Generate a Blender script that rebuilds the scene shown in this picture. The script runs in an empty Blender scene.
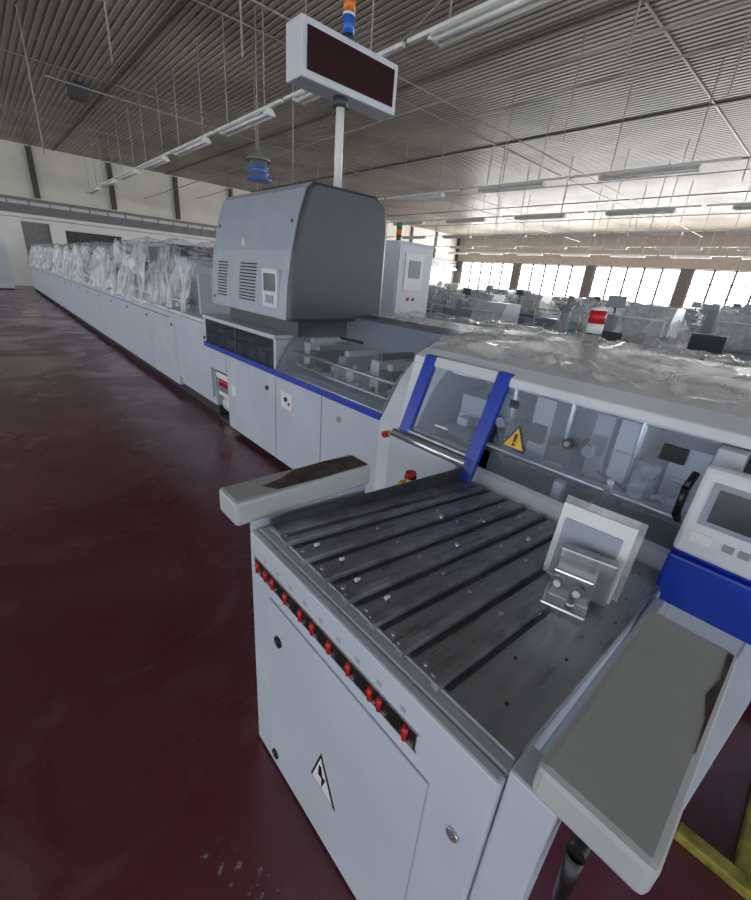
import bpy, bmesh, math, random
from mathutils import Vector, Matrix, noise
random.seed(4)
scene = bpy.context.scene
try:
    scene.view_settings.view_transform = 'Standard'
except Exception: pass

# ---------------------------------------------------------------- materials
def mat(name, col, rough=.5, metal=0., var=.08, scale=5., bump=0., bscale=60., rvar=.0, col2=None, spec=None, stretch=None):
    m = bpy.data.materials.new(name); m.use_nodes = True
    nt = m.node_tree; n = nt.nodes; l = nt.links
    b = n['Principled BSDF']
    tc = n.new('ShaderNodeTexCoord')
    no = n.new('ShaderNodeTexNoise'); no.inputs['Scale'].default_value = scale; no.inputs['Detail'].default_value = 6
    if stretch:
        mp = n.new('ShaderNodeMapping'); mp.inputs['Scale'].default_value = stretch
        l.new(tc.outputs['Object'], mp.inputs['Vector']); l.new(mp.outputs[0], no.inputs['Vector'])
    else: l.new(tc.outputs['Object'], no.inputs['Vector'])
    r = n.new('ShaderNodeValToRGB')
    r.color_ramp.elements[0].position = .35; r.color_ramp.elements[1].position = .65
    c2 = col2 or tuple(min(1, c*(1+var)) for c in col)
    c1 = tuple(c*(1-var) for c in col)
    r.color_ramp.elements[0].color = (*c1, 1); r.color_ramp.elements[1].color = (*c2, 1)
    l.new(no.outputs['Fac'], r.inputs['Fac']); l.new(r.outputs['Color'], b.inputs['Base Color'])
    b.inputs['Roughness'].default_value = rough; b.inputs['Metallic'].default_value = metal
    if spec is not None: b.inputs['Specular IOR Level'].default_value = spec
    if rvar:
        mr = n.new('ShaderNodeMapRange'); mr.inputs['To Min'].default_value = max(0, rough-rvar); mr.inputs['To Max'].default_value = rough+rvar
        l.new(no.outputs['Fac'], mr.inputs['Value']); l.new(mr.outputs['Result'], b.inputs['Roughness'])
    if bump:
        n2 = n.new('ShaderNodeTexNoise'); n2.inputs['Scale'].default_value = bscale; n2.inputs['Detail'].default_value = 4
        l.new(tc.outputs['Object'], n2.inputs['Vector'])
        bp = n.new('ShaderNodeBump'); bp.inputs['Strength'].default_value = bump; bp.inputs['Distance'].default_value = .01
        l.new(n2.outputs['Fac'], bp.inputs['Height']); l.new(bp.outputs['Normal'], b.inputs['Normal'])
    return m

def glassy(name, tint, alpha, rough=.05, wr=0., body=(.8,.82,.85), stretch=(1,1,1), lo=.2, hi=.3):
    m = bpy.data.materials.new(name); m.use_nodes = True
    nt = m.node_tree; n = nt.nodes; l = nt.links
    b = n['Principled BSDF']; out = n['Material Output']
    b.inputs['Base Color'].default_value = (*body, 1); b.inputs['Roughness'].default_value = rough
    t = n.new('ShaderNodeBsdfTransparent'); t.inputs['Color'].default_value = (*tint, 1)
    mx = n.new('ShaderNodeMixShader'); mx.inputs['Fac'].default_value = alpha
    l.new(t.outputs[0], mx.inputs[1]); l.new(b.outputs[0], mx.inputs[2]); l.new(mx.outputs[0], out.inputs['Surface'])
    if wr:
        tc = n.new('ShaderNodeTexCoord'); mp = n.new('ShaderNodeMapping'); mp.inputs['Scale'].default_value = stretch
        l.new(tc.outputs['Object'], mp.inputs['Vector'])
        no = n.new('ShaderNodeTexNoise'); no.inputs['Scale'].default_value = wr; no.inputs['Detail'].default_value = 7; no.inputs['Distortion'].default_value = 1.6
        l.new(mp.outputs[0], no.inputs['Vector'])
        mr = n.new('ShaderNodeMapRange'); mr.inputs['From Min'].default_value = .4; mr.inputs['From Max'].default_value = .72
        mr.inputs['To Min'].default_value = max(0, alpha-lo); mr.inputs['To Max'].default_value = min(1, alpha+hi)
        l.new(no.outputs['Fac'], mr.inputs['Value']); l.new(mr.outputs['Result'], mx.inputs['Fac'])
        bp = n.new('ShaderNodeBump'); bp.inputs['Strength'].default_value = .9; bp.inputs['Distance'].default_value = .04
        l.new(no.outputs['Fac'], bp.inputs['Height']); l.new(bp.outputs['Normal'], b.inputs['Normal'])
    return m

def emis(name, col, s):
    m = bpy.data.materials.new(name); m.use_nodes = True
    b = m.node_tree.nodes['Principled BSDF']
    b.inputs['Base Color'].default_value = (*col, 1)
    b.inputs['Emission Color'].default_value = (*col, 1); b.inputs['Emission Strength'].default_value = s
    return m

M = {}
M['paint'] = mat('machine_paint', (.53,.57,.65), .36, var=.05, scale=3, rvar=.06)
M['paint2'] = mat('machine_paint_light', (.66,.69,.74), .38, var=.05, scale=3)
M['cream'] = mat('arm_paint', (.47,.49,.49), .45, var=.06, scale=4, bump=.05)
M['wear'] = mat('worn_brown', (.050,.038,.032), .55, var=.4, scale=20, col2=(.13,.11,.095))
M['seam'] = mat('dark_seam', (.03,.033,.04), .7)
M['black'] = mat('black_plastic', (.012,.012,.014), .35)
M['dark'] = mat('dark_metal', (.07,.075,.085), .45, metal=.3)
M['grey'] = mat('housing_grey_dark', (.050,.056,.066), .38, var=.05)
M['hous'] = mat('housing_grey_mid', (.27,.31,.37), .4, var=.04)
M['hous2'] = mat('housing_grey_light', (.36,.40,.47), .36, var=.04)
M['blue'] = mat('blue_paint', (.010,.045,.42), .32, var=.12)
M['steel'] = mat('brushed_steel', (.36,.38,.42), .30, metal=.5, var=.22, scale=7, bump=.05, bscale=90, rvar=.16, stretch=(.5,3,1))
M['steel2'] = mat('steel_rail', (.34,.355,.385), .32, metal=.5, var=.3, scale=14)
M['groove'] = mat('steel_groove', (.075,.078,.085), .45, metal=.4, var=.3, scale=10)
M['chrome'] = mat('bright_steel', (.66,.67,.69), .25, metal=.8, var=.1)
M['red'] = mat('red_plastic', (.5,.012,.015), .35)
M['yellow'] = mat('yellow_label', (.85,.5,.02), .4)
M['yellowp'] = mat('yellow_paint', (.28,.23,.04), .6, var=.5, scale=14)
M['white'] = mat('white_plastic', (.8,.81,.82), .4, var=.03)
M['screen'] = mat('sign_screen', (.028,.005,.008), .10)
M['lcd'] = mat('lcd', (.03,.04,.05), .12)
M['orange'] = mat('orange_lens', (.8,.22,.02), .3)
M['bluel'] = mat('blue_lens', (.03,.15,.6), .3)
M['green'] = mat('green_belt', (.03,.22,.14), .5)
M['plexi'] = glassy('clear_plexi', (.93,.96,1.), .13, .02, body=(.55,.62,.72))
M['hood'] = glassy('tinted_hood', (.80,.83,.87), .22, .05, body=(.38,.42,.47))
M['smoke'] = glassy('smoked_plexi', (.50,.53,.58), .22, .05, body=(.15,.17,.2))
M['film'] = glassy('plastic_film', (.96,.97,.98), .28, .12, wr=6, body=(.88,.89,.9), stretch=(1,1,.4), lo=.18, hi=.46)
M['film2'] = glassy('plastic_film_dense', (.96,.97,.98), .36, .14, wr=4, body=(.88,.89,.9), stretch=(1,1,.5), lo=.18, hi=.44)
M['film3'] = glassy('plastic_film_top', (.97,.97,.97), .40, .10, wr=3.5, body=(.88,.87,.85), lo=.26, hi=.42)
M['cream_wall'] = mat('wall_cream', (.66,.64,.57), .8, var=.06, scale=.7)
M['white_wall'] = mat('wall_white', (.74,.74,.72), .8, var=.05, scale=.7)
M['pillar'] = mat('pillar_dark', (.07,.065,.06), .7)
M['frame'] = mat('window_frame', (.11,.10,.09), .6)
M['lowwall'] = mat('wall_lower_brown', (.24,.21,.19), .7)
M['upwall'] = mat('wall_upper_grey', (.36,.33,.28), .7)
M['duct'] = mat('duct_grey', (.20,.20,.20), .5)
M['ceil'] = mat('ceiling_metal', (.27,.245,.20), .42, var=.16, scale=.35, col2=(.42,.385,.32), spec=.6)
M['beam'] = mat('beam_brown', (.12,.105,.09), .6)
M['tube'] = mat('tube_white', (.93,.93,.91), .35)
M['fix'] = mat('fixture_white', (.82,.82,.78), .45)
M['wire'] = mat('wire', (.40,.38,.34), .5)
M['win'] = emis('window_daylight', (.90,.95,1.), 6.0)

def floor_mat():
    m = bpy.data.materials.new('red_floor_paint'); m.use_nodes = True
    nt = m.node_tree; n = nt.nodes; l = nt.links; b = n['Principled BSDF']
    tc = n.new('ShaderNodeTexCoord')
    def N(s, d=6, dist=0):
        x = n.new('ShaderNodeTexNoise'); x.inputs['Scale'].default_value = s; x.inputs['Detail'].default_value = d
        x.inputs['Distortion'].default_value = dist; l.new(tc.outputs['Object'], x.inputs['Vector']); return x
    a = N(.8, 8, .5)
    r = n.new('ShaderNodeValToRGB'); r.color_ramp.elements[0].position = .35; r.color_ramp.elements[1].position = .7
    r.color_ramp.elements[0].color = (.100,.014,.024,1); r.color_ramp.elements[1].color = (.155,.042,.056,1)
    l.new(a.outputs['Fac'], r.inputs['Fac'])
    s = N(2.3, 10, 1.5)
    r2 = n.new('ShaderNodeValToRGB'); r2.color_ramp.elements[0].position = .58; r2.color_ramp.elements[1].position = .78
    l.new(s.outputs['Fac'], r2.inputs['Fac'])
    mx = n.new('ShaderNodeMixRGB'); mx.inputs['Color2'].default_value = (.26,.18,.21,1)
    mul = n.new('ShaderNodeMath'); mul.operation = 'MULTIPLY'; mul.inputs[1].default_value = .35
    l.new(r2.outputs['Color'], mul.inputs[0]); l.new(mul.outputs[0], mx.inputs['Fac']); l.new(r.outputs['Color'], mx.inputs['Color1'])
    sp = N(30, 3, 0); r3 = n.new('ShaderNodeValToRGB'); r3.color_ramp.elements[0].position = .76; r3.color_ramp.elements[1].position = .79
    l.new(sp.outputs['Fac'], r3.inputs['Fac'])
    mx2 = n.new('ShaderNodeMixRGB'); mx2.inputs['Color2'].default_value = (.40,.34,.35,1)
    l.new(r3.outputs['Color'], mx2.inputs['Fac']); l.new(mx.outputs[0], mx2.inputs['Color1'])
    l.new(mx2.outputs[0], b.inputs['Base Color'])
    q = N(1.2, 8, 1)
    mr = n.new('ShaderNodeMapRange'); mr.inputs['From Min'].default_value = .3; mr.inputs['From Max'].default_value = .7
    mr.inputs['To Min'].default_value = .14; mr.inputs['To Max'].default_value = .40
    l.new(q.outputs['Fac'], mr.inputs['Value']); l.new(mr.outputs['Result'], b.inputs['Roughness'])
    b.inputs['Specular IOR Level'].default_value = .85
    bn = N(4, 5); bp = n.new('ShaderNodeBump'); bp.inputs['Strength'].default_value = .10; bp.inputs['Distance'].default_value = .02
    l.new(bn.outputs['Fac'], bp.inputs['Height']); l.new(bp.outputs['Normal'], b.inputs['Normal'])
    return m
M['floor'] = floor_mat()
def scuff_mat():
    m = bpy.data.materials.new('scuffed_paint'); m.use_nodes = True
    nt = m.node_tree; n = nt.nodes; l = nt.links; b = n['Principled BSDF']; out=n['Material Output']
    b.inputs['Base Color'].default_value=(.30,.26,.29,1); b.inputs['Roughness'].default_value=.5
    tc=n.new('ShaderNodeTexCoord'); no=n.new('ShaderNodeTexNoise'); no.inputs['Scale'].default_value=38; no.inputs['Detail'].default_value=9
    l.new(tc.outputs['Object'],no.inputs['Vector'])
    r=n.new('ShaderNodeValToRGB'); r.color_ramp.elements[0].position=.56; r.color_ramp.elements[1].position=.66
    r.color_ramp.elements[1].color=(.7,.7,.7,1)
    l.new(no.outputs['Fac'],r.inputs['Fac'])
    t=n.new('ShaderNodeBsdfTransparent'); mx=n.new('ShaderNodeMixShader')
    l.new(r.outputs['Color'],mx.inputs['Fac']); l.new(t.outputs[0],mx.inputs[1]); l.new(b.outputs[0],mx.inputs[2]); l.new(mx.outputs[0],out.inputs['Surface'])
    return m
M['scuff']=scuff_mat()

# ---------------------------------------------------------------- builders
def group(name, loc=(0,0,0)):
    e = bpy.data.objects.new(name, None); e.location = loc; e.empty_display_size = .2
    scene.collection.objects.link(e); return e

def attach(o, parent):
    if parent is not None:
        o.parent = parent
        o.matrix_parent_inverse = Matrix.Translation(-Vector(parent.location))

class B:
    def __init__(s): s.v=[]; s.f=[]; s.m=[]; s.s=[]; s.mats=[]
    def mi(s, k):
        mm = M[k]
        if mm not in s.mats: s.mats.append(mm)
        return s.mats.index(mm)
    def add(s, vs, fs, k, smooth=False):
        o = len(s.v); s.v += [tuple(v) for v in vs]; i = s.mi(k)
        for f in fs:
            s.f.append([o+a for a in f]); s.m.append(i); s.s.append(smooth)
    def box(s, x0,x1,y0,y1,z0,z1,k, rot=None, piv=None):
        vs = [Vector((x,y,z)) for x in (x0,x1) for y in (y0,y1) for z in (z0,z1)]
        if rot is not None:
            c = Vector(piv) if piv else Vector(((x0+x1)/2,(y0+y1)/2,(z0+z1)/2))
            vs = [c + rot @ (v-c) for v in vs]
        s.add(vs, [(0,1,3,2),(4,6,7,5),(0,4,5,1),(2,3,7,6),(0,2,6,4),(1,5,7,3)], k); return s
    def prism(s, pts, ext, k, smooth=False):
        n=len(pts); e=Vector(ext); P=[Vector(p) for p in pts]
        vs = P+[p+e for p in P]
        s.add(vs, [list(range(n))[::-1], list(range(n,2*n))], k)
        o=len(s.v)-2*n; i=s.mi(k)
        for a in range(n):
            b=(a+1)%n; s.f.append([o+a,o+b,o+n+b,o+n+a]); s.m.append(i); s.s.append(smooth)
        return s
    def py(s, prof, y0,y1,k, smooth=False): return s.prism([(x,y0,z) for x,z in prof], (0,y1-y0,0), k, smooth)
    def px(s, prof, x0,x1,k): return s.prism([(x0,y,z) for y,z in prof], (x1-x0,0,0), k)
    def cyl(s, p1,p2,r,k,seg=16,r2=None):
        p1=Vector(p1); p2=Vector(p2); d=(p2-p1).normalized(); r2=r if r2 is None else r2
        a=d.orthogonal().normalized(); b=d.cross(a)
        vs=[p1+(a*math.cos(t)+b*math.sin(t))*r for t in [2*math.pi*i/seg for i in range(seg)]]
        vs+=[p2+(a*math.cos(t)+b*math.sin(t))*r2 for t in [2*math.pi*i/seg for i in range(seg)]]
        s.add(vs, [[i,(i+1)%seg,seg+(i+1)%seg,seg+i] for i in range(seg)], k, True)
        o=len(s.v)-2*seg; i=s.mi(k)
        s.f.append([o+q for q in range(seg)][::-1]); s.m.append(i); s.s.append(False)
        s.f.append([o+seg+q for q in range(seg)]); s.m.append(i); s.s.append(False)
        return s
    def strip(s, prof, y0,y1,k, smooth=True):
        n=len(prof); s.add([(x,y0,z) for x,z in prof]+[(x,y1,z) for x,z in prof], [[i,i+1,n+i+1,n+i] for i in range(n-1)], k, smooth); return s
    def mesh(s, name, org=(0,0,0)):
        me = bpy.data.meshes.new(name)
        me.from_pydata([(v[0]-org[0],v[1]-org[1],v[2]-org[2]) for v in s.v], [], s.f)
        for mm in s.mats: me.materials.append(mm)
        for p,i,sm in zip(me.polygons,s.m,s.s): p.material_index=i; p.use_smooth=sm
        bm=bmesh.new(); bm.from_mesh(me); bmesh.ops.recalc_face_normals(bm, faces=bm.faces); bm.to_mesh(me); bm.free()
        return me
    def build(s, name, parent=None, bevel=0):
        xs=[v[0] for v in s.v]; ys=[v[1] for v in s.v]; zs=[v[2] for v in s.v]
        org=((min(xs)+max(xs))/2,(min(ys)+max(ys))/2,min(zs))
        o=bpy.data.objects.new(name, s.mesh(name,org)); o.location=org
        scene.collection.objects.link(o); attach(o,parent)
        if bevel:
            b=o.modifiers.new('bevel','BEVEL'); b.width=bevel; b.segments=2; b.limit_method='ANGLE'; b.angle_limit=.7
        return o

def drape(name, parent, fn, nu, nv, k, amp=.02, freq=4, seed=0, zridge=.9):
    vs=[];fs=[]
    for i in range(nu+1):
        for j in range(nv+1):
            p=Vector(fn(i/nu,j/nv)); q=p*freq+Vector((seed*7.3,seed*3.1,seed))
            w=noise.noise_vector(q)*amp + noise.noise_vector(q*2.7)*amp*.35
            rid=(1-abs(noise.noise(q*1.6)))**6
            vs.append(p+w+Vector((0,0,rid*amp*zridge)))
    for i in range(nu):
        for j in range(nv):
            a=i*(nv+1)+j; fs.append([a,a+1,a+nv+2,a+nv+1])
    b=B(); b.add(vs,fs,k,True); return b.build(name,parent)

# ---------------------------------------------------------------- room
XL,XR,YB,YF,ZC=-12,35,-14,28,6.1
B().box(XL,XR+.3,YB,YF+.3,-.2,0,'floor').build('floor')
prof=[]; x=XL; per=.15
while x<XR+.2:
    prof += [(x,ZC),(x+.08,ZC),(x+.09,ZC+.022),(x+.14,ZC+.022)]; x+=per
c=B(); c.strip(prof,YB,YF+.3,'ceil',False); c.box(XL,XR+.3,YB,YF+.3,ZC+.05,ZC+.2,'ceil'); c.build('ceiling')
n=0
for xx in (-6.2,-1.2,3.8,8.8,13.8,18.8,23.8,28.8):
    n+=1; B().box(xx-.04,xx+.04,YB,YF,ZC-.03,ZC-.002,'beam').build('trim_%d'%n)
for yy in (-8,-2,4,10,16,22):
    n+=1; B().box(XL,XR,yy-.02,yy+.02,ZC-.02,ZC-.002,'ceil').build('trim_%d'%n)
w=B(); w.box(XL,XR,YF,YF+.3,3.85,ZC-.003,'cream_wall')
w.box(XL,2.0,YF,YF+.3,0,3.85,'white_wall'); w.box(2.0,3.1,YF+.15,YF+.3,0,2.9,'duct'); w.box(2.0,3.1,YF,YF+.3,2.9,3.85,'white_wall')
w.box(3.1,3.7,YF,YF+.3,0,3.85,'white_wall'); w.box(3.7,6.2,YF+.2,YF+.3,0,2.7,'pillar'); w.box(3.7,6.2,YF,YF+.3,2.7,3.85,'white_wall')
w.box(6.2,XR,YF,YF+.3,0,3.85,'white_wall'); w.build('wall_back')
for i in range(-4,11):
    n+=1; xx=2.85+3.2*i; B().box(xx-.11,xx+.11,YF-.12,YF-.002,3.95,ZC-.06,'pillar').build('trim_%d'%n)
r=B(); r.box(XL,XR-.4,YF-.5,YF-.004,3.05,3.2,'white_wall'); r.box(XL,XR-.4,YF-.12,YF-.004,3.8,3.9,'duct')
for zz in (3.25,3.5,3.75): r.box(XL,XR-.4,YF-.42,YF-.38,zz,zz+.07,'duct')
xx=XL
while xx<XR-.5: r.box(xx,xx+.05,YF-.44,YF-.40,3.2,3.82,'duct'); xx+=.8
r.box(XL,XR-.4,YF-.30,YF-.15,3.2,3.6,'duct')
n+=1; r.build('trim_%d'%n)
w=B(); w.box(XR,XR+.3,YB,YF,0,1.45,'lowwall'); w.box(XR,XR+.3,YB,YF,3.9,ZC-.003,'upwall')
piers=[27.6,21.3,15.0,8.7,2.4,-3.9,-10.2]
for p in piers: w.box(XR-.1,XR+.3,p-.35,p+.35,1.45,3.9,'frame')
w.build('wall_right')
for i,(a,b_) in enumerate(zip(piers[:-1],piers[1:])):
    y1=a-.35; y0=b_+.35
    q=B(); q.box(XR+.12,XR+.16,y0,y1,1.45,3.9,'win')
    for t in range(0,6):
        yy=y0+(y1-y0)*t/5; q.box(XR+.02,XR+.11,yy-.06,yy+.06,1.45,3.9,'frame')
    for zz in (1.45,2.2,3.0,3.82): q.box(XR+.02,XR+.11,y0,y1,zz,zz+.07,'frame')
    q.build('window_%d'%(i+1))

b=B(); rr=random.Random(2)
def blob(cx,cy,lx,ly,z=.0015,rot=0):
    pts=[]
    for i in range(18):
        t=2*math.pi*i/18; k_=.7+.5*rr.random(); px_,py_=lx*k_*math.cos(t),ly*k_*math.sin(t)
        pts.append((cx+px_*math.cos(rot)-py_*math.sin(rot),cy+px_*math.sin(rot)+py_*math.cos(rot),z))
    b.add(pts,[list(range(18))],'scuff')
for a in ((1.52,4.35,.13,.6,.0015,.05),(1.52,3.35,.15,.5,.0017,0),(1.48,5.0,.06,.3,.0019,0),(.22,.68,.05,.13,.0021,.5),(.9,2.2,.05,.03,.0027,0)): blob(*a)
b.build('floor_scuff_marks')

# ---------------------------------------------------------------- infeed table
T=group('infeed_table',(.95,.55,0))
def zt(x): return .945-.115*(x-.5)
b=B()
b.box(.47,1.43,.145,.975,.03,.775,'paint')
b.py([(.45,.02),(.475,.02),(.475,.935),(.45,.935)],.13,.990,'paint')
b.py([(.475,.76),(1.44,.76),(1.44,zt(1.44)-.015),(.475,zt(.475)-.012)],.13,.990,'paint')
b.build('cabinet_body',T,.006)
B().box(.442,.4498,.25,.870,.055,.775,'paint').build('cabinet_door',T,.003)
b=B(); b.py([(.50,zt(.5)-.010),(1.495,zt(1.495)-.010),(1.495,zt(1.495)+.0),(.50,zt(.5)+.0)],.135,.965,'steel')
b.build('steel_table_top',T,.002)
b=B()
sl=[.850,.757,.665,.575,.485,.395,.300]
for i,y in enumerate(sl):
    xe = 1.48 if i<6 else .97
    b.py([(.485,zt(.485)+.002),(xe,zt(xe)+.002),(xe,zt(xe)+.018),(.485,zt(.485)+.018)],y-.009,y+.009,'steel2')
    b.py([(.505,zt(.505)+.001),(xe,zt(xe)+.001),(xe,zt(xe)+.003),(.505,zt(.505)+.003)],y-.022,y-.009,'groove')
    b.py([(.505,zt(.505)+.001),(xe,zt(xe)+.001),(xe,zt(xe)+.008),(.505,zt(.505)+.008)],y+.009,y+.026,'steel2')
b.build('guide_slats',T,.0015)
b=B()
for i,y in enumerate(sl):
    for x in (.52,.80,1.10,1.38):
        if i==6 and x>.9: continue
        b.cyl((x,y+.048,zt(x)),(x,y+.048,zt(x)+.004),.007,'chrome',10)
for i,y in enumerate([.80,.71,.62,.53]):
    x=.56+.02*(i%2); b.cyl((x,y,zt(x)),(x,y,zt(x)+.014),.004,'chrome',8); b.cyl((x-.007,y,zt(x)+.014),(x+.007,y,zt(x)+.014),.005,'white',8)
for x,y in ((1.18,.66),(1.22,.50),(.95,.60),(1.05,.75)):
    b.cyl((x,y,zt(x)),(x,y,zt(x)+.02),.008,'chrome',8)
for x,y in ((.58,.2),(.8,.18),(1.2,.18),(1.4,.2),(.7,.25),(1.05,.16),(1.3,.25)): b.cyl((x,y,zt(x)-.001),(x,y,zt(x)+.002),.004,'groove',10)
b.build('table_bolts',T)
b=B(); b.py([(.50,zt(.5)),(1.47,zt(1.47)),(1.47,zt(1.47)+.075),(.50,zt(.5)+.030)],.945,.957,'groove')
b.py([(.50,zt(.5)),(1.47,zt(1.47)),(1.47,zt(1.47)+.012),(.50,zt(.5)+.012)],.895,.945,'steel2')
b.build('side_guide',T,.001)
b=B(); b.box(.4465,.4497,.295,.955,.818,.860,'black')
b.box(.4475,.4497,.290,.960,.812,.818,'chrome'); b.box(.4475,.4497,.290,.960,.860,.866,'chrome')
for y in (.935,.885,.845,.775,.70,.645,.575,.50,.425,.395,.32):
    b.cyl((.4445,y,.823),(.4445,y,.857),.0065,'red',10); b.box(.441,.4465,y-.003,y+.012,.836,.843,'red'); b.box(.441,.4465,y-.022,y-.012,.826,.836,'chrome')
b.build('adjust_levers',T)
b=B()
for i in range(9):
    y=.34+.07*i; b.box(.4488,.4498,y-.010,y+.004,.878,.890,'hous2')
for y,z in ((.81,.655),(.84,.11)):
    b.cyl((.4425,y,z),(.4365,y,z),.018,'black',18); b.box(.434,.437,y-.004,y+.004,z-.012,z+.012,'dark')
b.cyl((.4495,.182,.72),(.444,.182,.72),.013,'chrome',14); b.cyl((.4495,.182,.22),(.444,.182,.22),.013,'chrome',14)
cy,cz=.566,.355
b.px([(cy-.058,cz-.065),(cy+.060,cz-.055),(cy+.015,cz+.088)],.4400,.4418,'black')
b.px([(cy-.046,cz-.058),(cy+.051,cz-.050),(cy+.014,cz+.070)],.4390,.4400,'white')
b.px([(cy+.020,cz+.036),(cy+.022,cz-.008),(cy+.006,cz-.006),(cy+.006,cz-.050),(cy-.012,cz+.006),(cy+.003,cz+.004),(cy+.008,cz+.038)],.4383,.4390,'black')
b.build('labels_and_locks',T)
b=B(); b.box(.415,.93,1.0,1.125,.95,1.03,'cream'); b.build('arm_far',T,.012)
b=B(); b.prism([(.56,1.015,1.0295),(.74,1.008,1.0295),(.92,1.010,1.0295),(.92,1.10,1.0295),(.80,1.115,1.0295),(.66,1.105,1.0295),(.60,1.075,1.0295),(.53,1.06,1.0295)],(0,0,.0015),'wear'); b.build('arm_wear',T)
b=B(); b.box(.458,.966,-.062,.095,.965,1.03,'cream'); b.build('arm_near',T,.012)
b=B(); b.prism([(.66,-.052,1.0295),(.95,-.054,1.0295),(.95,-.044,1.0295),(.86,-.047,1.0295),(.80,-.038,1.0295),(.74,-.048,1.0295)],(0,0,.0015),'wear'); b.build('arm_wear_near',T)
b=B(); b.box(.462,.53,.050,.128,.30,.966,'paint'); b.box(.60,1.30,.100,.132,.55,.86,'paint'); b.build('arm_bracket',T,.006)
b=B(); b.box(.46,.90,.990,1.01,.80,.96,'paint'); b.build('arm_bracket_far',T,.003)
b=B(); b.cyl((.50,.018,.965),(.50,.018,.92),.012,'black'); b.cyl((.47,.015,.92),(.56,.015,.915),.014,'black'); b.cyl((.475,.015,.915),(.468,.010,.81),.013,'black',14,.010)
b.build('clamp_handle',T)
b=B(); b.box(1.14,1.22,.992,1.06,.78,.88,'yellow'); b.build('emergency_stop_box',T,.006)
b=B(); b.cyl((1.18,1.026,.88),(1.18,1.026,.905),.016,'white'); b.cyl((1.18,1.026,.90),(1.18,1.026,.925),.027,'red',20,.022); b.build('emergency_stop_button',T)
b=B(); R=Matrix.Rotation(.25,3,'Z')
z0=zt(1.0)+.016
b.box(.93,1.03,.215,.325,z0-.014,z0+.018,'chrome',R)
b.box(.975,1.06,.225,.325,z0+.016,z0+.095,'chrome',R)
b.box(1.05,1.085,.20,.34,z0-.01,z0+.12,'steel',R)
b.build('clamp_block',T,.006)
b=B()
for dy in (-.028,.022):
    p=Vector((.972,.275+dy,z0+.06)); b.cyl(p,p+Vector((-.010,-.003,0)),.016,'steel2',18); b.cyl(p+Vector((-.010,-.003,0)),p+Vector((-.016,-.004,0)),.010,'white',6)
b.cyl((.955,.25,z0+.02),(.955,.25,z0+.034),.012,'chrome',6)
b.cyl((.90,.293,z0-.004),(.75,.30,z0-.0),.006,'chrome',8)
b.build('clamp_bolts',T)
b=B(); R2=Matrix.Rotation(.12,3,'Y')@Matrix.Rotation(.12,3,'Z')
b.box(1.134,1.136,.185,.39,.885,1.125,'film2',R2); b.build('sample_sleeve',T)
b=B(); b.box(1.116,1.122,.222,.372,.885,1.065,'hous2',R2); b.box(1.124,1.130,.200,.390,.87,1.105,'white',R2); b.build('sample_plate',T,.002)

# ---------------------------------------------------------------- near machine module
N1=group('book_trimming_machine',(2.3,.2,0))
b=B()
b.box(1.54,3.05,.16,1.46,.08,.83,'paint'); b.box(2.2,3.05,-1.6,.16,.08,.83,'paint'); b.box(1.54,3.05,-1.6,1.46,.80,.83,'paint')
b.box(1.60,3.0,.2,1.44,0,.08,'seam'); b.box(2.3,3.0,-1.5,.2,0,.08,'seam')
b.box(2.75,3.05,-1.6,1.46,.83,1.31,'paint')
b.py([(1.59,1.275),(1.60,1.31),(1.68,1.345),(2.2,1.365),(3.05,1.365),(3.05,1.30),(1.62,1.27)],-1.6,1.46,'paint2')
b.py([(1.45,.08),(1.45,.90),(1.54,.96),(1.58,.83),(1.58,.08)],1.0,1.44,'paint')
b.py([(1.50,.80),(1.54,.90),(1.58,.83),(1.58,.80)],.16,1.0,'paint')
b.box(1.54,1.60,.085,.155,.82,1.27,'paint')
b.py([(1.50,.83),(1.60,1.29),(1.66,1.29),(1.56,.83)],1.385,1.46,'paint2')
b.build('machine_frame',N1,.006)
b=B()
def slant(z): return 1.445+(z-.93)*.155/.40
def slpanel(b,y0,y1,z0,z1,k,th=.02,off=0): b.py([(slant(z0)+off,z0),(slant(z1)+off,z1),(slant(z1)+off+th,z1),(slant(z0)+off+th,z0)],y0,y1,k)
slpanel(b,1.315,1.385,.95,1.325,'blue',.03)
slpanel(b,.90,.965,.86,1.325,'blue',.03)
slpanel(b,.965,1.315,1.285,1.325,'paint2',.031)
slpanel(b,.965,1.32,.955,.970,'steel2',.025)
b.build('blue_window_frame',N1,.004)
b=B(); slpanel(b,.955,1.32,.97,1.285,'plexi',.006,.012); b.build('small_window_pane',N1)
b=B(); b.cyl((1.432,.935,.935),(1.432,1.395,.935),.022,'chrome',18); b.build('support_tube',N1)
b=B(); b.py([(1.525,.84),(1.60,1.27),(1.606,1.27),(1.531,.84)],.158,.898,'plexi'); b.build('large_window_pane',N1)
b=B()
b.box(1.588,1.60,.835,.875,1.19,1.225,'black'); b.box(1.572,1.60,.225,.295,1.175,1.225,'black')
b.cyl((1.56,.585,1.13),(1.545,.585,1.13),.02,'dark'); b.cyl((1.548,.585,1.13),(1.54,.585,1.13),.011,'chrome')
pts=[(1.49,.175,1.03),(1.455,.180,1.06),(1.45,.180,1.15),(1.49,.175,1.19)]
for p,q in zip(pts,pts[1:]): b.cyl(p,q,.011,'black',12)
b.build('hinges_and_handle',N1)
b=B(); Y,Z=.80,1.075
b.prism([(1.555,Y-.055,Z-.042),(1.555,Y+.055,Z-.042),(1.575,Y,Z+.055)],(-.003,0,0),'black')
b.prism([(1.5515,Y-.046,Z-.037),(1.5515,Y+.046,Z-.037),(1.570,Y,Z+.044)],(-.002,0,0),'yellow')
b.prism([(1.5495,Y-.005,Z-.012),(1.5495,Y+.005,Z-.012),(1.560,Y+.006,Z+.022),(1.560,Y-.006,Z+.022)],(-.002,0,0),'black')
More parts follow.
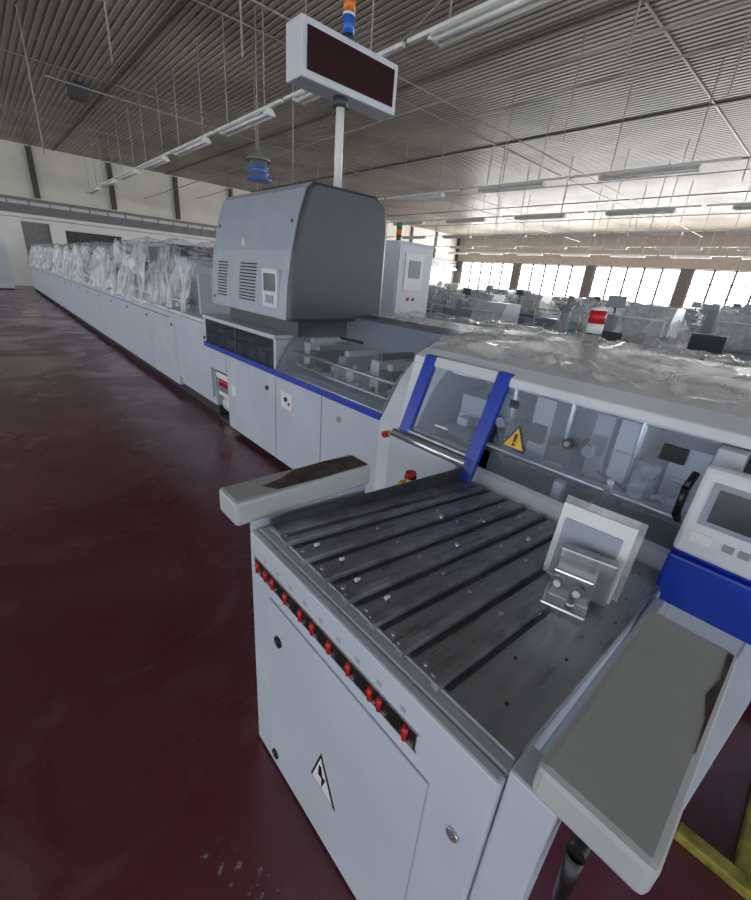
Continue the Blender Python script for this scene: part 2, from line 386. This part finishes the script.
b.box(1.545,1.549,Y-.005,Y+.005,Z-.027,Z-.018,'black')
b.build('warning_label',N1)
b=B(); rr=random.Random(8)
b.box(1.9,2.74,-.9,1.3,.831,.88,'steel')
b.box(2.25,2.74,.1,1.42,.88,1.27,'paint2')
for y,h,k,wd,x in ((1.26,.24,'paint2',.16,1.90),(1.06,.30,'steel',.10,1.92),(.86,.34,'white',.10,1.90),(.70,.16,'dark',.12,1.80),(.60,.38,'paint2',.08,1.95),(.46,.36,'white',.10,1.85),(.36,.22,'steel',.08,1.78),(.25,.30,'paint2',.12,1.85),(.0,.3,'dark',.2,1.9)):
    b.box(x,x+.22,y-wd/2,y+wd/2,.88,.86+h,k)
    b.box(x-.04,x+.06,y-wd*.35,y+wd*.35,.86+h*.35,.86+h*.6,rr.choice(['chrome','dark','white']))
for y in (.95,.53,.30): b.cyl((1.80,y,.93),(2.3,y,.93),.030,'chrome'); b.cyl((1.74,y+.04,1.06),(1.80,y+.04,1.06),.026,'chrome')
for z,r_,x in ((1.22,.010,1.82),(.93,.018,1.74)): b.cyl((x,.18,z),(x,1.37,z),r_,'chrome')
for y in (.42,.70,.98): b.cyl((1.82,y,.86),(1.82,y,1.25),.012,'chrome')
b.box(1.66,1.70,.60,.64,.83,.92,'white'); b.box(1.62,1.70,1.08,1.2,.96,1.02,'dark'); b.box(1.63,1.69,1.1,1.16,1.02,1.06,'chrome')
b.box(1.66,1.72,.40,.48,.84,.92,'dark'); b.cyl((1.69,.44,.92),(1.69,.44,1.0),.015,'chrome')
b.cyl((1.8,.6,1.1),(1.9,.7,.87),.010,'black',8); b.cyl((1.72,.5,1.0),(1.9,.3,.87),.008,'black',8); b.cyl((1.7,.9,.87),(1.85,1.15,1.15),.008,'black',8)
b.build('inner_mechanism',N1,.002)
def topf(u,v):
    y=-1.5+2.93*v; x=1.655+.02*math.sin(y*9)+u*1.40
    return (x,y,1.358+.055*math.sin(min(1,(x-1.62)/1.4)*3.1)+.02*noise.noise(Vector((x*3,y*3,2)))+.012)
drape('plastic_cover',N1,topf,100,190,'film3',.026,4,1,1.2)
b=B(); x,y=2.92,1.13
b.cyl((x,y,1.366),(x,y,1.44),.05,'dark',20); b.cyl((x,y,1.44),(x,y,1.50),.050,'white',20); b.cyl((x,y,1.50),(x,y,1.58),.050,'red',20); b.cyl((x,y,1.58),(x,y,1.60),.052,'white',20,.03)
b.build('beacon_light',N1)

# console
C=group('touchscreen_console',(1.5,-.05,0))
b=B(); b.box(1.385,1.53,-.30,.152,.80,.965,'blue'); b.py([(1.40,.965),(1.53,.965),(1.53,1.0),(1.40,1.0)],-.30,.152,'blue'); b.build('lower_housing',C,.008)
b=B(); b.py([(1.375,.985),(1.53,.985),(1.53,1.22),(1.43,1.25),(1.405,1.245)],-.30,.150,'paint2'); b.build('panel_housing',C,.012)
def pc(z): return 1.375+(z-.985)*.03/.26-.0
b=B(); b.py([(pc(1.085)-.004,1.085),(pc(1.21)-.004,1.21),(pc(1.21)+.01,1.21),(pc(1.085)+.01,1.085)],-.22,.118,'hous')
b.py([(pc(1.10)-.006,1.10),(pc(1.195)-.006,1.195),(pc(1.195),1.195),(pc(1.10),1.10)],-.18,.100,'lcd')
for i in range(5): b.box(pc(1.05)-.004,pc(1.05)+.01,.02-.035*i,.045-.035*i,1.035,1.055,'hous')
b.box(pc(1.05)-.004,pc(1.05)+.01,.07,.12,1.03,1.06,'white')
b.build('screen_and_buttons',C)
b=B(); b.box(1.47,1.53,-.16,-.09,0,.80,'paint'); b.build('stand_post',C,.004)
b=B(); b.box(1.365,1.415,-.62,-.16,.0,.04,'yellowp'); b.box(1.415,1.9,-.35,-.31,.0,.035,'yellowp'); b.build('floor_guard_rail',None,.006)

# ---------------------------------------------------------------- hood module
H=group('gluing_machine',(2.3,3,0))
b=B()
b.py([(1.66,.03),(1.66,.86),(1.70,.92),(1.80,1.10),(1.95,1.25),(2.1,1.32),(2.6,1.38),(3.0,1.38),(3.0,.03)],1.475,1.75,'paint2')
b.build('end_housing',H,.008)
b=B(); b.box(1.72,3.0,1.76,4.66,.62,.84,'paint'); b.box(1.72,3.0,1.76,4.12,.06,.62,'paint'); b.box(1.8,2.95,1.76,4.10,0,.06,'seam')
b.box(2.4,3.0,4.12,4.66,.0,.62,'dark'); b.box(2.35,3.0,1.76,3.11,.84,1.33,'hous2'); b.box(2.3,3.0,3.11,4.66,.84,1.13,'dark')
b.build('base_frame',H,.004)
b=B()
for y0,y1 in ((1.765,2.42),(2.43,3.105),(3.12,4.11)):
    b.box(1.70,1.72,y0,y1,.08,.838,'paint')
b.box(1.70,1.72,4.125,4.655,.63,.838,'paint')
b.build('door_panels',H,.004)
b=B(); b.box(1.688,1.735,1.76,3.105,.84,.888,'blue'); b.box(1.688,1.735,3.115,4.66,.84,.888,'blue'); b.build('blue_trim',H,.003)
hood=[(1.70,.888),(1.715,.93),(1.735,.97),(1.76,1.015),(1.79,1.06),(1.825,1.10),(1.86,1.135),(1.90,1.175),(1.94,1.21),(1.985,1.243),(2.03,1.27),(2.08,1.295),(2.14,1.315),(2.22,1.333),(2.3,1.345),(2.5,1.36)]
b=B(); b.strip(hood,1.76,3.105,'hood'); b.build('curved_plexi_hood',H)
b=B()
for y in (1.765,3.09):
    for (x0,z0_),(x1,z1_) in zip(hood,hood[1:]): b.cyl((x0-.004,y,z0_+.003),(x1-.004,y,z1_+.003),.009,'hous',8)
b.cyl((1.95,2.3,1.225),(1.95,2.55,1.225),.010,'black',8)
b.build('hood_edge_seal',H)
b=B(); b.strip([(2.5,1.36),(3.0,1.36)],1.76,3.105,'paint2')
b.cyl((1.704,1.765,.892),(1.704,3.1,.892),.006,'chrome',8)
b.box(1.71,3.0,3.11,3.15,.888,1.14,'paint'); b.box(1.71,3.0,4.62,4.66,.888,1.14,'paint'); b.box(1.70,3.0,3.11,4.66,1.13,1.165,'paint')
b.box(1.85,2.6,3.0,4.3,1.165,1.30,'dark'); b.build('top_covers',H,.003)
b=B(); b.py([(1.705,.888),(1.712,1.13),(1.718,1.13),(1.711,.888)],3.15,3.86,'smoke'); b.py([(1.705,.888),(1.712,1.13),(1.718,1.13),(1.711,.888)],3.88,4.62,'smoke'); b.box(1.70,1.72,3.86,3.88,.888,1.13,'dark'); b.build('smoked_windows',H)
b=B()
b.box(1.80,2.34,1.8,3.08,.842,.90,'hous')
for i,y in enumerate((1.88,2.02,2.18,2.34,2.5,2.66,2.82,2.98)):
    x=1.88+.05*(i%3); h=[.06,.16,.20,.10,.17][i%5]
    b.box(x,x+.25,y-.045,y+.045,.90,.92+h,['paint','dark','white','paint2','hous2'][i%5]); b.box(x+.05,x+.4,y-.02,y+.03,.92+h,.96+h,['chrome','white','dark'][i%3])
    b.cyl((1.80,y+.05,.95),(1.88,y+.05,.95),.022,'chrome',12)
b.cyl((1.86,1.8,1.04),(1.86,3.08,1.04),.014,'chrome'); b.cyl((1.80,1.8,.95),(1.80,3.08,.95),.012,'chrome')
for i,y in enumerate((3.3,3.5,3.7,3.95,4.15,4.4,4.55)):
    b.box(1.78,2.2,y-.06,y+.06,.845,.95+.05*(i%3),['paint','white','paint2'][i%3])
b.cyl((1.76,3.16,1.0),(1.76,4.6,1.0),.02,'chrome')
b.build('inner_mechanism',H)
b=B()
b.box(1.80,2.35,4.2,4.6,.30,.34,'white'); b.cyl((1.95,4.25,.18),(1.95,4.6,.18),.12,'white'); b.cyl((1.90,4.2,.02),(1.90,4.2,.58),.025,'white')
for y in (4.28,4.36,4.44,4.52): b.cyl((1.80,y,.42),(1.80,y,.50),.025,'red')
b.box(1.78,1.84,4.2,4.6,.50,.56,'white'); b.box(1.80,2.3,4.15,4.62,.0,.03,'dark')
b.build('glue_pump_parts',H)
b=B()
b.box(1.692,1.70,2.83,3.0,.60,.74,'white'); b.cyl((1.692,2.92,.68),(1.682,2.92,.68),.02,'black'); b.cyl((1.692,2.87,.65),(1.682,2.87,.65),.012,'red')
b.cyl((1.70,2.2,.72),(1.685,2.2,.72),.022,'chrome'); b.cyl((1.70,3.25,.70),(1.685,3.25,.70),.02,'black')
b.cyl((1.66,1.66,.80),(1.640,1.66,.80),.022,'yellow'); b.cyl((1.640,1.66,.80),(1.62,1.66,.80),.020,'red')
b.cyl((1.66,1.58,.80),(1.645,1.58,.80),.018,'chrome')
b.box(1.692,1.70,3.9,4.0,.45,.56,'white')
b.build('knobs_and_labels',H)
drape('plastic_cover',H,lambda u,v:(2.30+.70*u,1.5+1.0*v,1.365+.04*min(1,u*3)+.012),40,60,'film',.018,5,3)

# ---------------------------------------------------------------- grey control housing
G=group('control_housing',(2.2,3.6,1.3))
pr=[(1.70,1.30),(1.715,1.55),(1.75,1.80),(1.81,2.05),(1.87,2.22),(1.92,2.26),(2.50,2.26),(2.61,2.18),(2.64,2.0),(2.64,1.30)]
b=B(); b.py(pr,2.94,4.38,'hous2'); b.build('housing_body',G,.01)
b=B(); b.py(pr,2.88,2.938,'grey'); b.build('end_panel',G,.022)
def gx(z):
    for (x0,z0),(x1,z1) in zip(pr[:5],pr[1:6]):
        if z0<=z<=z1: return x0+(x1-x0)*(z-z0)/(z1-z0)
    return 1.7
b=B()
for y0,y1 in ((4.02,4.22),(3.45,3.75)):
    for i in range(12):
        z=1.40+.026*i; x=gx(z); b.box(x-.003,x+.004,y0,y1,z,z+.011,'seam')
b.box(gx(1.5)-.014,gx(1.5)+.01,3.06,3.30,1.38,1.66,'paint2'); b.box(gx(1.5)-.018,gx(1.5),3.09,3.27,1.50,1.63,'lcd'); b.box(gx(1.5)-.020,gx(1.5),3.12,3.24,1.41,1.47,'hous')
z=1.86; b.px([(3.70,z-.03),(3.78,z-.03),(3.74,z+.04)],gx(z)-.008,gx(z)+.004,'paint2')
for yy,zz in ((4.3,2.0),(4.3,1.38),(3.0,2.0)): b.cyl((gx(zz)+.01,yy,zz),(gx(zz)-.008,yy,zz),.014,'dark',10)
b.build('vents_and_keypad',G)
S=group('counter_display_sign',(2.28,3.05,2.27)); dx=.03
b=B(); b.box(1.83+dx,2.70+dx,3.0,3.20,2.86,3.18,'paint2'); b.build('sign_case',S,.012)
b=B(); b.box(1.875+dx,2.655+dx,2.992,3.0,2.905,3.135,'screen'); b.build('sign_screen',S)
b=B(); b.cyl((2.25,3.08,2.265),(2.25,3.08,2.80),.032,'fix'); b.cyl((2.25,3.08,2.80),(2.25,3.08,2.86),.055,'dark'); b.cyl((2.25,3.08,2.265),(2.25,3.08,2.285),.06,'dark')
b.build('sign_pole',S)
b=B(); x,y=2.31,3.10
b.cyl((x,y,3.18),(x,y,3.24),.035,'dark'); b.cyl((x,y,3.24),(x,y,3.34),.042,'bluel'); b.cyl((x,y,3.34),(x,y,3.355),.044,'white'); b.cyl((x,y,3.355),(x,y,3.46),.042,'orange'); b.cyl((x,y,3.46),(x,y,3.60),.042,'red')
b.build('signal_tower',S)

# ---------------------------------------------------------------- long conveyor line
L=group('bookbinding_line',(2.5,15,0))
b=B(); b.box(1.80,3.3,4.68,25.2,.14,1.06,'paint'); b.box(1.84,3.25,4.72,25.1,0,.14,'seam'); b.box(1.745,3.3,4.68,25.2,1.06,1.10,'paint2')
b.build('line_base',L,.004)
b=B(); y=4.69
while y<25.1:
    y1=min(y+1.14,25.19); b.box(1.76,1.80,y+.006,y1-.006,.24 if y<5.6 else .12,1.05,'paint'); y=y1
b.build('side_panels',L,.004)
b=B(); y=4.69
while y<25: b.cyl((1.76,y+.12,.9),(1.75,y+.12,.9),.02,'black',10); y+=1.14
b.box(1.757,1.7595,6,25.1,.98,.99,'seam')
b.build('panel_latches',L)
b=B(); y=5.6; i=0
while y<24.3:
    h=[.62,.50,.58,.45][i%4]
    b.box(2.05,2.95,y+.15,y+1.2,1.10,1.10+h*.55,['hous','paint','dark'][i%3])
    b.py([(2.0,1.10+h*.55),(1.98,1.10+h),(2.10,1.12+h),(2.9,1.12+h),(2.9,1.10+h*.55)],y+.25,y+1.0,['paint','dark','paint2'][i%3])
    b.cyl((1.9,y+.1,1.2),(1.9,y+1.4,1.2),.03,'chrome',10)
    for q in (.3,.6,.9): b.box(1.93,2.0,y+q,y+q+.06,1.1,1.1+h*.8,['white','hous','dark'][i%3])
    y+=1.5; i+=1
b.build('clamp_stations',L,.01)
b=B(); b.box(1.92,2.8,7.2,7.28,1.10,1.90,'hous'); b.box(1.92,2.8,5.3,5.36,1.1,1.55,'paint'); b.box(1.93,2.75,6.3,7.2,1.50,1.87,'dark'); b.box(1.92,1.93,6.3,7.2,1.83,1.88,'hous'); b.box(1.92,1.93,6.28,6.34,1.1,1.88,'hous'); b.build('tall_guard',L,.01)
def pf(seed,top,y0,y1,inset=0):
    def f(u,v):
        y=y0+(y1-y0)*v; s=u*2.4
        t=top+.10*math.sin(y*4.1+seed)+.12*noise.noise(Vector((y*1.4,seed,0)))
        drop=t-1.04-.18*abs(noise.noise(Vector((y*2,seed,5))))
        if s<drop: return (1.73+.20*(s/drop)+.06*math.sin(y*13+2*math.sin(y*3)), y, t-drop+s)
        return (1.93+(s-drop)*.75,y,t+.05*math.sin(s*5))
    return f
drape('plastic_cover_1',L,pf(1,1.78,5.2,7.15),50,80,'film',.035,3.5,2)
drape('plastic_cover_2',L,pf(2.2,1.80,7.4,12.5),40,140,'film2',.035,3.5,4)
drape('plastic_cover_3',L,pf(3.1,1.80,12.7,18.5),36,140,'film2',.035,3.5,6)
drape('plastic_cover_4',L,pf(4.6,1.80,18.7,24.9),30,140,'film2',.035,3.5,8)

b=B(); b.box(-.1,1.1,24.9,25.6,.05,2.1,'paint2'); b.box(.49,.51,24.89,24.9,.1,2.05,'seam'); b.box(.42,.45,24.87,24.9,1.0,1.2,'dark'); b.box(-.05,1.05,24.95,25.55,0,.05,'seam'); b.build('metal_locker',None,.01)

# ---------------------------------------------------------------- electrical cabinet
E=group('electrical_cabinet',(4.1,4.2,0))
b=B(); b.box(3.78,4.41,3.92,4.7,.1,2.10,'paint'); b.box(3.80,4.39,3.95,4.68,0,.1,'seam'); b.build('cabinet_body',E,.01)
b=B(); b.box(3.80,4.39,3.90,3.92,.14,2.06,'paint2'); b.box(3.90,4.22,3.885,3.90,1.55,1.98,'white'); b.box(3.96,4.17,3.88,3.886,1.70,1.90,'hous'); b.box(4.31,4.34,3.88,3.90,1.0,1.2,'black'); b.cyl((4.0,3.9,1.45),(4.0,3.88,1.45),.02,'red'); b.cyl((4.1,3.9,1.45),(4.1,3.88,1.45),.02,'green'); b.build('cabinet_door',E,.004)
b=B(); b.cyl((3.95,4.1,2.1),(3.95,4.1,2.17),.03,'dark'); b.cyl((3.95,4.1,2.17),(3.95,4.1,2.24),.035,'orange'); b.cyl((3.95,4.1,2.24),(3.95,4.1,2.31),.035,'green'); b.build('signal_lamp',E)

# ---------------------------------------------------------------- background machines
def bgm(name,x,y,w,d,h,seed,cover=True):
    rnd=random.Random(seed); g=group(name,(x+w/2,y+d/2,0)); b=B()
    b.box(x+.05,x+w-.05,y+.05,y+d-.05,0,.12,'seam')
    b.box(x,x+w,y,y+d,.12,h*.52,'paint')
    hx=x+w*rnd.uniform(.1,.3); hw=w*rnd.uniform(.45,.6)
    b.py([(hx,h*.52),(hx+.06,h*.85),(hx+.2,h),(hx+hw,h),(hx+hw,h*.52)],y+d*.1,y+d*.45,'paint2')
    b.box(hx+.05,hx+hw*.9,y+d*.6,y+d*.95,h*.52,h*rnd.uniform(.65,.85),rnd.choice(['hous','green','paint','paint2']))
    b.box(x+.02,x+.3,y+d*.48,y+d*.55,h*.5,h*rnd.uniform(.85,1.05),rnd.choice(['hous','paint2','paint']))
    b.build('body',g,.01)
    c=B()
    for i in range(7): c.cyl((x+.05,y+d*(.08+.13*i),h*.56),(x+w-.05,y+d*(.08+.13*i),h*.56),.035,'chrome',8)
    k2=rnd.choice(['blue','green','hous','bluel'])
    c.box(x-.01,x+w+.01,y-.02,y+.02,h*.46,h*.50,k2); c.box(x-.02,x,y+.1,y+d-.1,h*.46,h*.5,k2)
    c.box(x-.015,x,y+d*.2,y+d*.45,h*.2,h*.4,'hous')
    for q in (.12,.5,.88): c.cyl((x+.08,y+d*q,h*.5),(x+.08,y+d*q,h*.86),.018,'white',8)
    c.cyl((x+.08,y+d*.12,h*.86),(x+.08,y+d*.88,h*.86),.018,'white',8)
    yy=y+d*rnd.uniform(.2,.8); c.cyl((x+.2,yy,h*.5),(x+.2,yy,h*1.08),.02,'dark',8); c.box(x+.16,x+.2,yy-.16,yy+.16,h*.95,h*1.08,'hous2' if seed%3 else 'dark')
    c.build('fittings',g)
    if cover:
        def f(u,v):
            a=max(abs(u-.5),abs(v-.5))*2
            z=h+.04; z-= (max(0,a-.5)/.5)**1.5*h*.45
            z+= .16*noise.noise(Vector((u*4,v*5,seed)))-.05
            return (x-.06+(w+.12)*u,y-.06+(d+.12)*v,z)
        drape('plastic_cover',g,f,26,34,'film2',.05,3,seed)
    return g
spec=[(6.2,.9,1.4,1.8,1.15),(8.7,2.0,1.6,2.2,1.60),(9.0,5.6,1.5,2.6,1.35),(6.8,-1.6,1.5,1.9,1.25),(12.5,1.0,1.6,2.6,1.6),(12.8,4.6,1.5,2.6,1.4),(12.4,8.2,1.7,3,1.5),
(16.5,.5,1.8,3,1.7),(16.8,4.5,1.6,3,1.5),(16.5,8.6,1.8,3.2,1.6),(16.4,13,1.8,3,1.5),(21,2,2,4,1.7),(21,7.5,2,4,1.6),(21,13,2,4,1.7),(21.4,18.5,2,3.5,1.6),
(27,3,2.2,4,1.8),(27,9,2.2,4,1.6),(27,15,2.2,4.5,1.8),(27,21,2.2,4,1.8),(9.2,9.6,1.5,2.6,1.5),(6.2,7.2,1.4,2.6,1.4),(12.6,12.6,1.6,3,1.5),(9.3,-1.6,1.6,2.4,1.5),(13,-2.4,1.6,2.6,1.5)]
for i,(x,y,w,d,h) in enumerate(spec):
    bgm('folding_machine' if i%2 else 'stitching_machine',x,y,w,d,h,i+3,cover=(i%3!=2))
b=B(); b.box(5.4,7.4,4.4,5.1,.92,1.0,'green'); b.box(5.4,7.4,4.36,4.40,.80,1.03,'green'); b.box(5.4,7.4,5.1,5.14,.80,1.0,'paint')
for x in (5.5,7.3):
    for y in (4.4,5.05): b.box(x-.03,x+.03,y,y+.05,0,.92,'paint')
b.build('belt_conveyor',None,.004)
b=B(); b.box(4.3,4.35,-1.5,3.4,1.02,1.14,'blue'); b.box(4.95,5.0,-1.5,3.4,1.02,1.14,'blue')
y=-1.4
while y<3.4: b.cyl((4.35,y,1.1),(4.95,y,1.1),.03,'chrome',8); y+=.15
for y in (-1.3,.9,3.2): b.box(4.3,4.36,y,y+.06,0,1.02,'paint'); b.box(4.94,5.0,y,y+.06,0,1.02,'paint')
b.build('roller_conveyor')
b=B(); b.box(5.2,5.75,.6,1.4,.98,1.05,'paint2'); b.box(5.25,5.7,.65,1.35,.08,.98,'paint'); b.box(5.25,5.7,.7,1.3,0,.08,'seam'); b.build('control_desk',None,.006)
b=B(); b.box(5.40,5.44,.82,1.12,1.20,1.40,'black'); b.box(5.395,5.40,.84,1.10,1.22,1.38,'lcd'); b.cyl((5.46,.97,1.065),(5.46,.97,1.25),.02,'black'); b.box(5.38,5.55,.87,1.07,1.052,1.067,'black'); b.build('computer_monitor',None,.003)

# ---------------------------------------------------------------- lights overhead
def fixmesh(nm,length,seg):
    b=B()
    b.py([(-.11,.0),(-.05,.07),(.05,.07),(.11,.0)],-length/2,length/2,'fix')
    for x in (-.06,.06): b.cyl((x,-length/2+.04,-.024),(x,length/2-.04,-.024),.021,'tube',10)
    for y in (-length/2,length/2-.04): b.box(-.11,.11,y,y+.04,-.03,.0,'fix')
    for y in (-length/2+.2,length/2-.2): b.cyl((0,y,.07),(0,y,ZC-4.25-.035),.011,'wire',6)
    b.box(-.03,.03,-seg/2+.02,seg/2-.02,.075,.12,'fix')
    return b.mesh(nm)
FM=fixmesh('fluorescent_mesh',2.0,2.9); FM2=fixmesh('fluorescent_mesh_long',2.0,3.3)
def fix(x,y,me,z=4.25):
    o=bpy.data.objects.new('fluorescent_light',me); o.location=(x,y,z); scene.collection.objects.link(o)
y=3.35
while y<26: fix(4.48,y,FM); y+=2.95
for X,y0 in ((11.4,-2.6),(16,-1),(21,0),(26.5,.5),(31,1)):
    y=y0
    while y<25.5: fix(X,y,FM2); y+=3.4
b=B()
for p,q,r_ in (((6.5,-5,4.7),(7.3,27,4.6),.014),((5.2,2,6.05),(6.0,9,4.5),.010),((-3,7.3,5.2),(30,7.3,5.2),.014),((2,14,5.3),(30,14,5.0),.014),((8.8,-4,5.4),(9.6,26,4.9),.014),((14,1,4.7),(13,25,4.7),.012)):
    b.cyl(p,q,r_,'wire',6)
for x,y,z in ((2.9,6,4.0),(6.5,3,4.4),(8,2.2,4.3),(5.4,9,3.4),(9,5,4.4),(14,3,4.5),(7.2,1.6,3.8),(10,7,3.8),(6.1,12,3.4),(2.2,9,4.4),(1.6,13,3.6),(13,9,3.6),(18,6,3.6),(24,10,3.4)): b.cyl((x,y,z),(x,y,ZC-.04),.012,'wire',6)
b.build('hanging_cables')
b=B(); x,y=4.72,9.2
b.cyl((x,y,3.76),(x,y,3.86),.12,'duct',20,.05); b.cyl((x,y,3.68),(x,y,3.76),.25,'duct',24,.2)
for z in (3.44,3.54): b.cyl((x,y,z),(x,y,z+.05),.20,'bluel',24)
b.cyl((x,y,3.36),(x,y,3.68),.17,'duct',24); b.cyl((x,y,3.34),(x,y,3.38),.25,'bluel',24); b.cyl((x,y,3.86),(x,y,ZC-.04),.010,'wire',6)
b.build('hanging_insect_lamp')
b=B(); b.box(2.95,3.35,16.8,17.2,5.75,6.06,'black'); b.box(2.92,3.38,16.75,16.8,5.72,6.06,'dark'); b.build('ceiling_speaker')

# ---------------------------------------------------------------- lighting
w=bpy.data.worlds.new('World'); scene.world=w; w.use_nodes=True
bg=w.node_tree.nodes['Background']; bg.inputs['Color'].default_value=(.88,.94,1.,1); bg.inputs['Strength'].default_value=2.3
def area(name,loc,rot,sx,sy,e,col=(1,1,1)):
    ld=bpy.data.lights.new(name,'AREA'); ld.shape='RECTANGLE'; ld.size=sx; ld.size_y=sy; ld.energy=e; ld.color=col
    o=bpy.data.objects.new(name,ld); o.location=loc; o.rotation_euler=rot; scene.collection.objects.link(o); return o
area('window_light',(XR-.3,9,2.7),(0,math.radians(90),0),2.4,36,5000,(1,.98,.95))
# ---------------------------------------------------------------- camera
cd=bpy.data.cameras.new('Camera'); cam=bpy.data.objects.new('Camera',cd); scene.collection.objects.link(cam); scene.camera=cam
fx=413
eY=Vector((-405,-205,fx)).normalized(); eX=Vector((487,-129,fx)); eX=(eX-eX.dot(eY)*eY).normalized(); eD=eX.cross(eY)
if eD.y<0: eD=-eD
right=Vector((eX.x,eY.x,-eD.x)); up=-Vector((eX.y,eY.y,-eD.y)); fw=Vector((eX.z,eY.z,-eD.z))
m=Matrix((right,up,-fw)).transposed().to_4x4(); m.translation=Vector((0,0,1.65)); cam.matrix_world=m
cd.sensor_fit='HORIZONTAL'; cd.sensor_width=36; cd.lens=fx/751*36; cd.clip_start=.02; cd.clip_end=200
